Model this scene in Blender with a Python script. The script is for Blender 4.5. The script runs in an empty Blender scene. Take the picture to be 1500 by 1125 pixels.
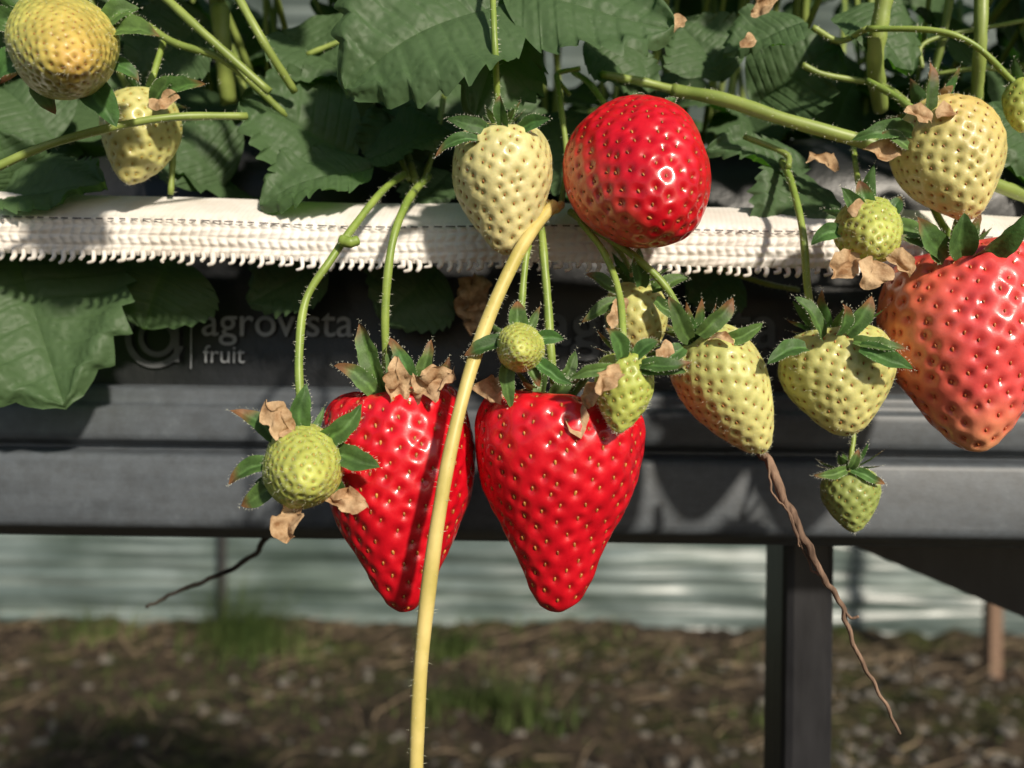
import bpy, math, random
import numpy as np
from mathutils import Vector, Matrix, noise
random.seed(7); rng=np.random.default_rng(7)
K=0.00018; D=0.22; H=1.2; ROLL=0.012
CA,SA=math.cos(ROLL),math.sin(ROLL)
def sc(y): return (D+y)/D
def P(px,py,y=0.0):
    s=sc(y); xc=(px-750)*K*s; zc=(562.5-py)*K*s
    return np.array([xc*CA-zc*SA, y, H+xc*SA+zc*CA])
def ZC(py,y): return H+(562.5-py)*K*sc(y)
def nrm(v): 
    v=np.asarray(v,float); return v/(np.linalg.norm(v)+1e-12)

# ---------------------------------------------------------------- materials
def mat(name):
    m=bpy.data.materials.new(name); m.use_nodes=True
    nt=m.node_tree; b=nt.nodes['Principled BSDF']; return m,nt,b
def N(nt,t,**kw):
    n=nt.nodes.new(t)
    for k,v in kw.items():
        if k in n.inputs: n.inputs[k].default_value=v
        else: setattr(n,k,v)
    return n
def ramp(nt,fac,stops):
    r=nt.nodes.new('ShaderNodeValToRGB'); e=r.color_ramp.elements
    while len(e)<len(stops): e.new(0.5)
    for i,(p,c) in enumerate(stops):
        e[i].position=p; e[i].color=(c[0],c[1],c[2],1)
    nt.links.new(fac,r.inputs[0]); return r
def mixc(nt,fac,a,b,mode='MIX'):
    m=nt.nodes.new('ShaderNodeMix'); m.data_type='RGBA'; m.blend_type=mode
    for idx,v in ((0,fac),(6,a),(7,b)):
        if hasattr(v,'is_linked') or hasattr(v,'links'): nt.links.new(v,m.inputs[idx])
        else:
            m.inputs[idx].default_value = v if idx==0 else (v[0],v[1],v[2],1)
    return m.outputs[2]
def objcoord(nt,scale=(1,1,1)):
    tc=nt.nodes.new('ShaderNodeTexCoord'); mp=nt.nodes.new('ShaderNodeMapping')
    mp.inputs['Scale'].default_value=scale
    nt.links.new(tc.outputs['Object'],mp.inputs[0]); return mp.outputs[0]
def noisetex(nt,vec,scale,detail=4,rough=0.55):
    n=N(nt,'ShaderNodeTexNoise',Scale=scale,Detail=detail,Roughness=rough)
    nt.links.new(vec,n.inputs['Vector']); return n.outputs[0]
def bump(nt,b,h,strength,dist):
    n=N(nt,'ShaderNodeBump',Strength=strength,Distance=dist)
    nt.links.new(h,n.inputs['Height']); nt.links.new(n.outputs[0],b.inputs['Normal'])
def add_transl(nt,b,col,f):
    t=nt.nodes.new('ShaderNodeBsdfTranslucent'); nt.links.new(col,t.inputs[0])
    mx=nt.nodes.new('ShaderNodeMixShader'); mx.inputs[0].default_value=f
    nt.links.new(b.outputs[0],mx.inputs[1]); nt.links.new(t.outputs[0],mx.inputs[2])
    nt.links.new(mx.outputs[0],nt.nodes['Material Output'].inputs[0])

def flesh_mat(name,rough,coat,bs):
    m,nt,b=mat(name)
    a=nt.nodes.new('ShaderNodeAttribute'); a.attribute_name='Col'
    v=objcoord(nt)
    n=noisetex(nt,v,220,3)
    r=ramp(nt,n,[(0.3,(0.82,0.82,0.82)),(0.7,(1.12,1.12,1.12))])
    c=mixc(nt,1.0,a.outputs[0],r.outputs[0],'MULTIPLY')
    nt.links.new(c,b.inputs['Base Color'])
    nr_=ramp(nt,n,[(0.3,(rough*0.75,)*3),(0.7,(rough*1.35,)*3)]); nt.links.new(nr_.outputs[0],b.inputs['Roughness'])
    b.inputs['Coat Weight'].default_value=coat
    b.inputs['Coat Roughness'].default_value=0.12
    b.inputs['Subsurface Weight'].default_value=0.12
    b.inputs['Subsurface Radius'].default_value=(1,0.35,0.2)
    b.inputs['Subsurface Scale'].default_value=0.002
    n2=noisetex(nt,v,900,2)
    bump(nt,b,n2,bs,0.0003)
    return m
M_RED=flesh_mat('ripe_flesh',0.34,0.45,0.2)
M_UNR=flesh_mat('unripe_flesh',0.44,0.10,0.35)
def simple(name,c1,c2,scale,rough=0.5,sc3=(1,1,1),b_s=0.0,b_d=0.001,transl=0,spec=0.5,det=4):
    m,nt,b=mat(name); v=objcoord(nt,sc3); n=noisetex(nt,v,scale,det,0.6)
    r=ramp(nt,n,[(0.3,c1),(0.7,c2)]); nt.links.new(r.outputs[0],b.inputs['Base Color'])
    b.inputs['Roughness'].default_value=rough
    b.inputs['Specular IOR Level'].default_value=spec
    if b_s: bump(nt,b,n,b_s,b_d)
    if transl: add_transl(nt,b,r.outputs[0],transl)
    return m
M_SEEDR=simple('ripe_achene',(0.22,0.035,0.010),(0.55,0.26,0.05),500,0.4,det=2)
M_SEEDP=simple('pink_achene',(0.35,0.05,0.015),(0.50,0.16,0.04),500,0.4,det=2)
M_SEEDG=simple('unripe_achene',(0.22,0.08,0.018),(0.45,0.20,0.05),500,0.5,det=2)
M_SEEDY=simple('green_achene',(0.30,0.20,0.03),(0.55,0.40,0.09),500,0.5,det=2)
def sepal_mat():
    m,nt,b=mat('sepal_green'); a=nt.nodes.new('ShaderNodeAttribute'); a.attribute_name='Col'
    v=objcoord(nt); n=noisetex(nt,v,300,4,0.65); r=ramp(nt,n,[(0.3,(0.65,0.65,0.65)),(0.7,(1.35,1.3,1.2))])
    c=mixc(nt,1.0,a.outputs[0],r.outputs[0],'MULTIPLY'); nt.links.new(c,b.inputs['Base Color'])
    b.inputs['Roughness'].default_value=0.55; b.inputs['Specular IOR Level'].default_value=0.35
    bump(nt,b,n,0.5,0.0007); add_transl(nt,b,c,0.22); return m
M_SEPAL=sepal_mat()
M_DRY=simple('dry_petal',(0.30,0.15,0.06),(0.78,0.57,0.34),260,0.85,b_s=0.8,b_d=0.001,transl=0.25)
M_STALK=simple('stalk_green',(0.16,0.25,0.04),(0.30,0.39,0.08),120,0.45,b_s=0.3,b_d=0.0004)
M_STALKD=simple('petiole_green',(0.17,0.24,0.05),(0.32,0.40,0.10),60,0.45,b_s=0.3,b_d=0.0004)
M_RUN=simple('runner_yellow',(0.42,0.36,0.08),(0.72,0.58,0.22),70,0.45,b_s=0.4,b_d=0.0006)
M_TWIG=simple('twig_brown',(0.07,0.04,0.025),(0.34,0.22,0.15),260,0.9,sc3=(1,1,.25),b_s=1,b_d=0.001)
M_HAIR=simple('plant_hair',(0.6,0.62,0.45),(0.8,0.8,0.65),50,0.5,det=0)

def leaf_mat():
    m,nt,b=mat('strawberry_leaf')
    a=nt.nodes.new('ShaderNodeAttribute'); a.attribute_name='Col'
    v=objcoord(nt); n=noisetex(nt,v,45,4)
    r=ramp(nt,n,[(0.3,(0.65,0.7,0.7)),(0.7,(1.4,1.3,1.1))])
    c=mixc(nt,1.0,a.outputs[0],r.outputs[0],'MULTIPLY')
    geo=nt.nodes.new('ShaderNodeNewGeometry')
    c2=mixc(nt,geo.outputs['Backfacing'],c,(0.075,0.13,0.055))
    nt.links.new(c2,b.inputs['Base Color'])
    b.inputs['Roughness'].default_value=0.52
    b.inputs['Specular IOR Level'].default_value=0.28
    vo=N(nt,'ShaderNodeTexVoronoi',Scale=420.0); vo.feature='SMOOTH_F1'
    nt.links.new(v,vo.inputs['Vector'])
    bump(nt,b,vo.outputs[0],0.45,0.0012)
    g=mixc(nt,1.0,c,(1.7,2.2,0.6),'MULTIPLY'); add_transl(nt,b,g,0.2)
    return m
M_LEAF=leaf_mat()

# ---------------------------------------------------------------- mesh helpers
def link(o,parent=None):
    bpy.context.scene.collection.objects.link(o)
    if parent: o.parent=parent
    return o
def empty(name):
    return link(bpy.data.objects.new(name,None))
def mkobj(name,V,F,m,parent=None,smooth=True,col=None):
    me=bpy.data.meshes.new(name); V=np.asarray(V,float)
    me.from_pydata(V.tolist(),[],F if isinstance(F,list) else F.tolist())
    if smooth: me.polygons.foreach_set('use_smooth',[True]*len(me.polygons))
    if col is not None:
        at=me.color_attributes.new('Col','FLOAT_COLOR','POINT')
        c=np.ones((len(V),4)); c[:,:3]=col; at.data.foreach_set('color',c.ravel())
    me.materials.append(m); me.update()
    return link(bpy.data.objects.new(name,me),parent)
class Acc:
    def __init__(s): s.V=[];s.F=[];s.C=[];s.n=0
    def add(s,V,F,C=None):
        V=np.asarray(V,float); F=np.asarray(F)
        s.V.append(V); s.F.extend((F+s.n).tolist()); s.n+=len(V)
        if C is not None: s.C.append(np.broadcast_to(C,(len(V),3)))
    def obj(s,name,m,parent=None,smooth=True):
        if not s.V: return None
        return mkobj(name,np.concatenate(s.V),s.F,m,parent,smooth,np.concatenate(s.C) if s.C else None)
def gridF(nr,nc,wrap=False):
    i=np.arange(nr-1)[:,None]; j=np.arange(nc if wrap else nc-1)[None,:]
    j2=(j+1)%nc
    return np.stack([i*nc+j,i*nc+j2,(i+1)*nc+j2,(i+1)*nc+j],-1).reshape(-1,4)
def catmull(pts,n=8):
    pts=np.asarray(pts,float); p=np.vstack([2*pts[0]-pts[1],pts,2*pts[-1]-pts[-2]]); out=[]
    for i in range(1,len(p)-2):
        for t in np.linspace(0,1,n,endpoint=False):
            out.append(0.5*((2*p[i])+(-p[i-1]+p[i+1])*t+(2*p[i-1]-5*p[i]+4*p[i+1]-p[i+2])*t*t+(-p[i-1]+3*p[i]-3*p[i+1]+p[i+2])*t**3))
    out.append(p[-2]); return np.array(out)
def tube(acc,path,radii,ns=12,hair=None,hd=2500,hl=0.00085,wob=0.0,col=None):
    path=np.asarray(path); n=len(path)
    T=np.gradient(path,axis=0); T/=np.linalg.norm(T,axis=1)[:,None]+1e-12
    ref=np.array([0.31,-0.9,0.2]); V=[]
    u=nrm(np.cross(T[0],ref))
    ang=np.linspace(0,2*np.pi,ns,endpoint=False); frames=[]
    for i in range(n):
        u=nrm(u-T[i]*np.dot(u,T[i])); w=np.cross(T[i],u); frames.append((u,w))
        r=radii[i]*(1+wob*(random.random()-0.5))
        V.append(path[i]+r*(np.cos(ang)[:,None]*u+np.sin(ang)[:,None]*w))
    V=np.concatenate(V+[path[:1],path[-1:]])
    F=gridF(n,ns,True)
    a=acc.n
    acc.add(V,F,col)
    c0=a+n*ns; 
    for j in range(ns):
        acc.F.append([c0,a+(j+1)%ns,a+j]); acc.F.append([c0+1,a+(n-1)*ns+j,a+(n-1)*ns+(j+1)%ns])
    if hair is not None:
        L=np.linalg.norm(np.diff(path,axis=0),axis=1).sum(); m=int(L*hd)
        for _ in range(m):
            f=random.random()*(n-1.001); i=int(f); q=f-i
            p=path[i]*(1-q)+path[i+1]*q; t=random.random()*6.283
            d=math.cos(t)*frames[i][0]+math.sin(t)*frames[i][1]
            hairtri(hair,p+d*radii[i],d+0.3*rng.normal(size=3),hl*(0.6+0.8*random.random()))
def hairtri(acc,p,d,l,w=0.000045):
    d=nrm(d); s=nrm(np.cross(d,[0.1,1,0.15]))*w
    acc.add([p-s,p+s,p+d*l],[[0,1,2]])
def stem(parent,pts,r0,r1,m=M_STALK,name='stalk',hair=True,hd=3200,n=8):
    path=catmull([P(*p) for p in pts],n); y=np.mean([p[2] for p in pts]); k=K*sc(y)
    q=np.linspace(0,1,len(path)); ph=random.random()*6
    rad=np.linspace(r0,r1,len(path))*k/2*(1+0.05*np.sin(q*17+ph)+0.04*np.sin(q*41+ph*2))
    a=Acc(); h=Acc(); tube(a,path,rad,12,h if hair else None,hd)
    o=a.obj(name,m,parent); 
    if hair: h.obj(name+'_hair',M_HAIR,parent,False)
    return path

# ---------------------------------------------------------------- strawberries
PROF={
'conic':[(0.045,0),(0.015,0.28),(0.0,0.5),(0.015,0.74),(0.07,0.92),(0.18,1.0),(0.34,1.0),(0.5,0.91),(0.65,0.74),(0.79,0.53),(0.89,0.37),(0.96,0.22),(0.993,0.09),(1,0)],
'wide':[(0.045,0),(0.01,0.3),(0.0,0.6),(0.02,0.82),(0.08,0.955),(0.18,1.0),(0.32,0.95),(0.47,0.81),(0.64,0.60),(0.8,0.42),(0.9,0.31),(0.965,0.20),(0.995,0.08),(1,0)],
'ovate':[(0.03,0),(0.005,0.25),(0.0,0.45),(0.05,0.75),(0.15,0.93),(0.3,1.0),(0.45,0.97),(0.6,0.84),(0.75,0.64),(0.87,0.43),(0.95,0.26),(0.99,0.1),(1,0)],
'round':[(0.03,0),(0.0,0.3),(0.03,0.6),(0.12,0.84),(0.27,0.98),(0.42,1.0),(0.58,0.94),(0.73,0.79),(0.86,0.58),(0.95,0.35),(0.99,0.15),(1,0)]}
GA=math.pi*(3-math.sqrt(5))
def sepal(acc,base,rad,out,L,W,e0,curl,crinkle=0.0,ns=9,nc=5,fold=0.35,col=None,hair=None,brown=None,shape=0.95):
    """rad: radial dir in the calyx plane, out: direction away from the berry"""
    side=nrm(np.cross(rad,out)); p=np.array(base,float); V=[]; C=[]; ph=random.random()*9
    if brown is None: brown=random.random()<0.5
    bs=random.uniform(.6,.85)
    g=np.array(col)*random.uniform(0.75,1.3)*np.array([random.uniform(.9,1.25),1,1]) if col is not None else None
    bend=random.uniform(-.15,.15)
    for i in range(ns):
        s=i/(ns-1); e=e0+curl*s
        d=math.cos(e)*rad+math.sin(e)*out+side*bend*s*2; nn=-math.sin(e)*rad+math.cos(e)*out
        w=W*0.5*(math.sin(math.pi*min(1,(0.16+0.84*s)**shape))**0.85)*(1.0 if s<0.999 else 0.02)
        for j in range(nc):
            c=(j/(nc-1)-0.5)*2
            q=p+side*w*c+nn*(fold*w*abs(c))
            if crinkle: q=q+crinkle*L*np.array(noise.noise_vector(Vector(q*400+ph)))
            V.append(q)
            if col is not None:
                cc=g*(1+1.1*max(0,1-abs(c)*4)*(1-s)+0.35*abs(c)**3)
                if brown: cc=lerp3(cc,(0.22,0.11,0.05),np.array(max(0,(s-bs)*5+0.4*(abs(c)-.5))*1.0))
                C.append(cc)
        if hair is not None and 0<i<ns:
            for j,sg in ((0,-1),(nc-1,1)):
                q=V[-nc+j]
                for _ in range(2): hairtri(hair,q+d*random.uniform(0,L/ns),side*sg+d*0.7+0.3*rng.normal(size=3),0.0006*random.uniform(.4,1.2),0.000035)
        p=p+d*L/(ns-1)+side*L*0.02*math.sin(ph+3*s)
    acc.add(V,gridF(ns,nc),np.array(C) if col is not None else None)
SG=(0.060,0.135,0.036)
def lerp3(a,b,t):
    t=np.clip(t,0,1)[...,None]; return np.asarray(a)*(1-t)+np.asarray(b)*t
def berry(base,tip,W,prof,colf,mflesh,mseed,sp_px=26,lobe=(0.03,0.02),calyx=None,hairs=0,seedk=1.0,pit=0.115,bulge=0.075,name='strawberry'):
    E=empty(name); B=P(*base); T=P(*tip); ax=T-B; L=np.linalg.norm(ax); ax=ax/L
    k=K*sc((base[2]+tip[2])/2); R=W*k/2; sp=sp_px*k
    u=nrm(np.cross(ax,[0.2,0.3,1] if abs(ax[2])<0.9 else [1,0.2,0.1])); w=np.cross(ax,u)
    ctl=np.array(PROF[prof]); fine=catmull(np.c_[ctl[:,0]*L,np.maximum(ctl[:,1],0)*R],14)
    fine[:,1]=np.maximum(fine[:,1],0)
    ds=np.r_[0,np.cumsum(np.linalg.norm(np.diff(fine,axis=0),axis=1))]; S=ds[-1]
    nr=int(S/(sp/9.5)); nc=int(2*math.pi*R/(sp/9)); 
    s=np.linspace(0,S,nr)
    ph=rng.uniform(0,6.28,4); th=np.linspace(0,2*np.pi,nc,endpoint=False)
    def surf(s_,t_):
        z_=np.interp(s_,ds,fine[:,0]); r_=np.interp(s_,ds,fine[:,1])
        q=z_/L
        f=1+lobe[0]*np.cos(2*t_+ph[0]+q*1.2)+lobe[1]*np.cos(3*t_+ph[1]-q*2)+0.012*np.cos(5*t_+ph[2]+q*7)
        rr=r_*f; off=0.03*R*np.sin(q*math.pi*1.3+ph[3])
        zz=z_+0.03*L*np.cos(t_*2+ph[2])*np.exp(-(q/0.25)**2)
        return B+ax*zz[...,None]+(u*np.cos(t_)[...,None]+w*np.sin(t_)[...,None])*rr[...,None]+u*off[...,None]
    SS,TT=np.meshgrid(s,th,indexing='ij'); V=surf(SS,TT)
    dS=surf(np.minimum(SS+1e-5,S),TT)-surf(np.maximum(SS-1e-5,0),TT); dT=surf(SS,TT+1e-3)-surf(SS,TT-1e-3)
    Nn=np.cross(dT,dS); ln=np.linalg.norm(Nn,axis=-1,keepdims=True); Nn=np.where(ln>1e-14,Nn/(ln+1e-20),0)
    Nn[0]=-ax; Nn[-1]=ax
    if np.sum(Nn[nr//2]*(V[nr//2]-V[nr//2].mean(0)))<0: Nn[1:-1]*=-1
    dA=2*np.pi*np.interp((ds[1:]+ds[:-1])/2,ds,fine[:,1])*np.diff(ds); cA=np.r_[0,np.cumsum(dA)]
    n=int(cA[-1]/(sp*sp*0.88)); i=np.arange(n)
    si=np.interp((i+0.5)/n*cA[-1],cA,ds); ti=i*GA+rng.normal(0,0.04,n)
    si=si+rng.normal(0,0.08*sp,n); si=np.clip(si,0,S*0.997)
    keep=~((si<0.3*R)); si=si[keep]; ti=ti[keep]
    Sd=surf(si,ti); 
    a=surf(np.minimum(si+1e-5,S),ti)-surf(np.maximum(si-1e-5,0),ti); b=surf(si,ti+1e-3)-surf(si,ti-1e-3)
    sN=np.cross(b,a); sN/=np.linalg.norm(sN,axis=1)[:,None]+1e-20
    cen=B+ax*L*0.4
    fl=np.sum(sN*(Sd-cen),axis=1)<0; sN[fl]*=-1
    a/=np.linalg.norm(a,axis=1)[:,None]+1e-20
    gain=rng.uniform(0.6,1.2,len(Sd))
    Vf=V.reshape(-1,3); d=np.empty(len(Vf)); gi=np.empty(len(Vf),int)
    for c in range(0,len(Vf),4000):
        dd=((Vf[c:c+4000,None]-Sd[None])**2).sum(-1); gi[c:c+4000]=dd.argmin(1); d[c:c+4000]=np.sqrt(dd.min(1))
    dn=d/sp; off0=bulge*0.5
    disp=sp*(-pit*gain[gi]*np.exp(-(dn/0.22)**2)+bulge*(1-np.exp(-(dn/0.42)**2))-off0)
    fade=np.clip((SS.ravel()-0.2*R)/(0.4*R),0,1); disp*=fade
    lowf=np.array([noise.noise(Vector(p*90)) for p in Vf])*0.035*R
    Vd=Vf+Nn.reshape(-1,3)*(disp+lowf)[:,None]
    lowS=np.array([noise.noise(Vector(p*90)) for p in Sd])*0.035*R
    q=(SS.ravel()/S); col=colf(q,TT.ravel(),dn,Vf,Nn.reshape(-1,3))
    mkobj('flesh',Vd,gridF(nr,nc,True),mflesh,E,True,col)
    # achenes
    A=Acc(); lat=np.linspace(0.12,math.pi-0.12,6); lon=np.linspace(0,2*np.pi,8,endpoint=False)
    la,lo=np.meshgrid(lat,lon,indexing='ij'); ex=np.cos(la).ravel(); ey=(np.sin(la)*np.cos(lo)).ravel(); ez=(np.sin(la)*np.sin(lo)).ravel()
    Fs=gridF(6,8,True)
    for p,nn,t,gn,lw in zip(Sd,sN,a,gain,lowS):
        bb=np.cross(nn,t); c=p+nn*(lw-sp*(pit*gn+off0-0.038)); g=seedk*random.uniform(0.75,1.05); t2=nrm(t+bb*random.uniform(-.3,.3)); bb=np.cross(nn,t2)
        taper=1-0.25*ex
        A.add(c+g*sp*(0.135*ex[:,None]*t2+(0.075*ey*taper)[:,None]*bb+(0.06*ez*taper)[:,None]*nn),Fs)
    A.obj('achenes',mseed,E)
    if hairs:
        Hh=Acc(); idx=rng.integers(nr//8*nc,len(Vf)-nc,hairs)
        Nf=Nn.reshape(-1,3)
        for ii in idx: hairtri(Hh,Vd[ii],Nf[ii]*0.8+ax*-0.5+0.3*rng.normal(size=3),0.0009*random.uniform(.6,1.4),0.000025)
        Hh.obj('fuzz',M_HAIR,E,False)
    cl=dict(n=9,len=60,w=26,e=(0,50),curl=0.5,r0=0.12,dry=0,dlen=45)
    if calyx: cl.update(calyx)
    G=Acc(); HS=Acc(); ph0=random.random()*6
    for j in range(cl['n']):
        t=ph0+j*2*math.pi/cl['n']+random.uniform(-.2,.2); rad=math.cos(t)*u+math.sin(t)*w
        l=cl['len']*k*random.uniform(0.75,1.12); wd=cl['w']*k*random.uniform(0.75,1.05)*(0.95 if j%2 else 0.7)
        sepal(G,B+ax*0.02*L-ax*0.01*R+rad*cl['r0']*R,rad,-ax,l,wd,math.radians(random.uniform(*cl['e'])),cl['curl']*random.uniform(.2,1.8),crinkle=0.03,col=SG,hair=HS)
    tube(G,np.array([B+ax*0.04*L,B-ax*0.0008,B-ax*0.0016]),[0.2*R,0.17*R,0.05*R],14,col=SG)
    G.obj('calyx',M_SEPAL,E); HS.obj('calyx_hair',M_HAIR,E,False)
    if cl['dry']:
        Y=Acc()
        for j in range(cl['dry']):
            t=random.random()*6.28; rad=math.cos(t)*u+math.sin(t)*w
            sepal(Y,B+rad*0.2*R-ax*0.001,rad,-ax,cl['dlen']*k*random.uniform(.7,1.2),cl['dlen']*0.7*k,math.radians(random.uniform(0,60)),random.uniform(-1,1.5),crinkle=0.16,ns=12,nc=9)
        Y.obj('dry_petals',M_DRY,E)
    return E
def petals(E,lst):
    """dry petals: list of (px,py,y, px2,py2,y2, widthpx)"""
    Y=Acc()
    for a in lst:
        p=P(*a[:3]); q=P(*a[3:6]); d=q-p; L=np.linalg.norm(d); out=nrm(np.cross(d,np.cross([0.1,-1,0.3],d)))
        sepal(Y,p,d/L,out,L,a[6]*K*sc(a[2]),random.uniform(0.2,0.6),-0.8,crinkle=0.17,ns=16,nc=13,fold=random.uniform(.2,.6),shape=1.25)
    Y.obj('dry_petal',M_DRY,E)
def sepals(E,lst,m=None):
    Y=Acc(); HS=Acc()
    for a in lst:
        p=P(*a[:3]); q=P(*a[3:6]); d=q-p; L=np.linalg.norm(d); out=nrm(np.cross(d,np.cross([0.1+random.uniform(-.5,.5),-1,0.3+random.uniform(-.4,.4)],d)))
        sepal(Y,p,d/L,out,L*1.05,a[6]*K*sc(a[2]),0.35,-0.8+random.uniform(-.3,.3),crinkle=0.035,ns=14,nc=9,fold=random.uniform(.3,.7),col=SG,hair=HS)
    Y.obj('sepal',m or M_SEPAL,E); HS.obj('sepal_hair',M_HAIR,E,False)

def c_red(shoulder=0.0):
    def f(q,t,dn,V,Nn):
        c=lerp3((0.72,0.006,0.018),(0.55,0.003,0.012),q)
        pale=np.exp(-(q/0.15)**2)*shoulder
        c=lerp3(c,(0.75,0.20,0.07),pale) if shoulder else c
        pitc=np.exp(-(dn/0.18)**2)*0.55
        return lerp3(c,(0.25,0.003,0.004),pitc)
    return f
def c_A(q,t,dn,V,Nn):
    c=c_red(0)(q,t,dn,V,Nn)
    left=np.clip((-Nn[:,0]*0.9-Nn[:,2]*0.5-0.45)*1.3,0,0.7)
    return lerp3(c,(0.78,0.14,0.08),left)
def c_pink(q,t,dn,V,Nn):
    c=lerp3((0.74,0.05,0.05),(0.78,0.10,0.095),q)
    c=lerp3(c,(0.84,0.44,0.20),np.clip((q-0.76)*3.8,0,0.9))
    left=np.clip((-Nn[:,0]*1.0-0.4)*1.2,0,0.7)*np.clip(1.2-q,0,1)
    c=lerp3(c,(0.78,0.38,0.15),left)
    return lerp3(c,(0.55,0.015,0.015),np.exp(-(dn/0.2)**2)*0.85)
def c_pale(c1,c2,pitcol=(0.34,0.30,0.055),blush=None):
    def f(q,t,dn,V,Nn):
        c=lerp3(c1,c2,q)
        nz=np.array([noise.noise(Vector(p*70)) for p in V])
        c=lerp3(c,np.array(c2)*0.85,np.clip(nz*0.8,0,0.6))
        if blush is not None: 
            dd=np.clip(Nn@nrm(blush[:3])*1.3-0.2,0,1)*blush[3]
            c=lerp3(c,(0.70,0.27,0.05),dd)
        return lerp3(c,pitcol,np.exp(-(dn/0.2)**2)*0.8)
    return f
CREAM=c_pale((0.54,0.53,0.20),(0.78,0.68,0.34))
YG=c_pale((0.44,0.49,0.14),(0.68,0.62,0.24))
GREEN=c_pale((0.32,0.41,0.07),(0.50,0.53,0.12),(0.19,0.23,0.03))
ORG=c_pale((0.42,0.45,0.10),(0.50,0.49,0.12),(0.34,0.24,0.04),blush=(0.5,-0.6,-0.2,0.5))
GK=dict(pit=0.14,bulge=0.10)

# A
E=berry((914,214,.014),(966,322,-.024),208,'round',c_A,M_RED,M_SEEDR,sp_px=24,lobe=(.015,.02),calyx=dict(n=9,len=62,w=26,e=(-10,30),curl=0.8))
stem(E,[(912,212,.016),(895,170,.02),(866,125,.03),(840,105,.04)],9,9)
sepals(E,[(935,165,.004,930,136,.004,22),(975,165,.006,994,146,.006,20)])
# B
E=berry((580,580,.008),(594,895,-.006),222,'conic',c_red(0.1),M_RED,M_SEEDR,sp_px=27,lobe=(0.02,0.02),calyx=dict(n=10,len=66,w=28,e=(35,75),curl=0.35,dry=3,dlen=40))
stem(E,[(577,590,.008),(566,530,.004),(565,440,.002),(576,350,.003),(600,290,.012),(628,258,.03)],12,12)
petals(E,[(585,590,-.01,560,530,-.012,40),(600,580,-.01,665,530,-.012,42),(610,575,-.008,655,560,-.006,36)])
sepals(E,[(560,575,-.004,515,478,-.006,34),(555,580,-.006,488,540,-.010,28),(600,575,-.004,588,492,-.004,26),(605,575,0,632,500,-.004,24),(590,575,-.002,560,500,-.002,24),(615,575,0,655,520,.0,20)])
# C
E=berry((818,586,.002),(813,895,-.008),258,'wide',c_red(0.35),M_RED,M_SEEDR,sp_px=27,lobe=(0.02,0.02),calyx=dict(n=9,len=80,w=28,e=(5,35),curl=0.5,dry=2,dlen=45))
stem(E,[(818,595,.002),(808,530,-.002),(802,440,.0),(796,370,.002),(792,320,.006)],13,12)
petals(E,[(760,590,-.012,690,582,-.012,40),(840,600,-.018,862,640,-.022,34),(745,588,-.008,700,570,-.004,30)])
sepals(E,[(800,590,-.008,850,520,-.006,26),(790,590,-.008,815,510,-.002,24),(760,588,-.008,728,600,-.012,18)])
# D
E=berry((1400,376,.010),(1434,663,-.006),226,'ovate',c_pink,M_RED,M_SEEDP,sp_px=27,lobe=(0.02,0.02),calyx=dict(n=9,len=76,w=34,e=(15,50),curl=0.5),seedk=0.95)
stem(E,[(1400,380,.01),(1392,350,.012),(1370,310,.02),(1350,260,.04)],12,10)
sepals(E,[(1385,378,-.006,1345,318,-.012,38),(1410,375,-.008,1404,315,-.012,42),(1430,378,-.008,1505,312,-.016,50),(1375,382,-.006,1318,345,-.01,24)])
# E
E=berry((733,188,.003),(742,373,.001),144,'ovate',CREAM,M_UNR,M_SEEDG,sp_px=20,calyx=dict(n=8,len=50,w=22,e=(0,45),curl=0.5),hairs=600)
stem(E,[(733,192,.003),(729,150,.002),(725,70,-.003),(722,0,.0),(720,-60,.01)],10,9)
sepals(E,[(738,188,-.006,742,142,-.010,22),(715,192,-.006,662,160,-.008,24),(760,190,-.005,806,182,-.008,22),(700,205,-.008,640,228,-.008,20)])
# F
E=berry((438,668,-.006),(452,706,-.038),120,'round',GREEN,M_UNR,M_SEEDY,sp_px=16.5,calyx=dict(n=5,len=78,w=26,e=(5,20),curl=0.2,r0=0.3),hairs=900,seedk=1.35,**GK)
stem(E,[(438,668,-.006),(440,600,-.008),(438,520,-.006),(448,440,-.002),(485,380,.0),(520,330,.006),(560,280,.015),(592,255,.03)],12,11)
stem(E,[(500,352,-.001),(513,355,-.002),(524,352,-.001)],18,14,name='node')
sepals(E,[(440,640,-.02,447,562,-.022,34),(470,650,-.02,524,592,-.022,32),(490,660,-.02,556,688,-.022,38),(410,655,-.02,342,602,-.02,32),(400,680,-.02,334,700,-.02,28),(405,705,-.02,350,733,-.02,30),(485,700,-.018,512,740,-.018,28)])
petals(E,[(430,640,-.026,376,600,-.028,46),(430,730,-.026,430,798,-.03,40),(475,733,-.024,542,757,-.026,36)])
# G
E=berry((1022,497,.004),(1120,664,-.004),134,'ovate',YG,M_UNR,M_SEEDG,sp_px=19,calyx=dict(n=8,len=72,w=26,e=(5,50),curl=0.4,dry=1,dlen=30),hairs=700)
stem(E,[(1022,499,.004),(1005,475,.0),(975,420,-.002),(925,372,.0),(870,335,.006),(835,310,.012)],11,11)
sepals(E,[(1010,498,-.008,966,452,-.012,30),(1025,490,-.008,1060,428,-.010,30),(1000,510,-.01,960,550,-.012,30),(1060,500,-.006,1118,478,-.008,22)])
petals(E,[(1040,495,-.008,1078,492,-.010,18)])
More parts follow.
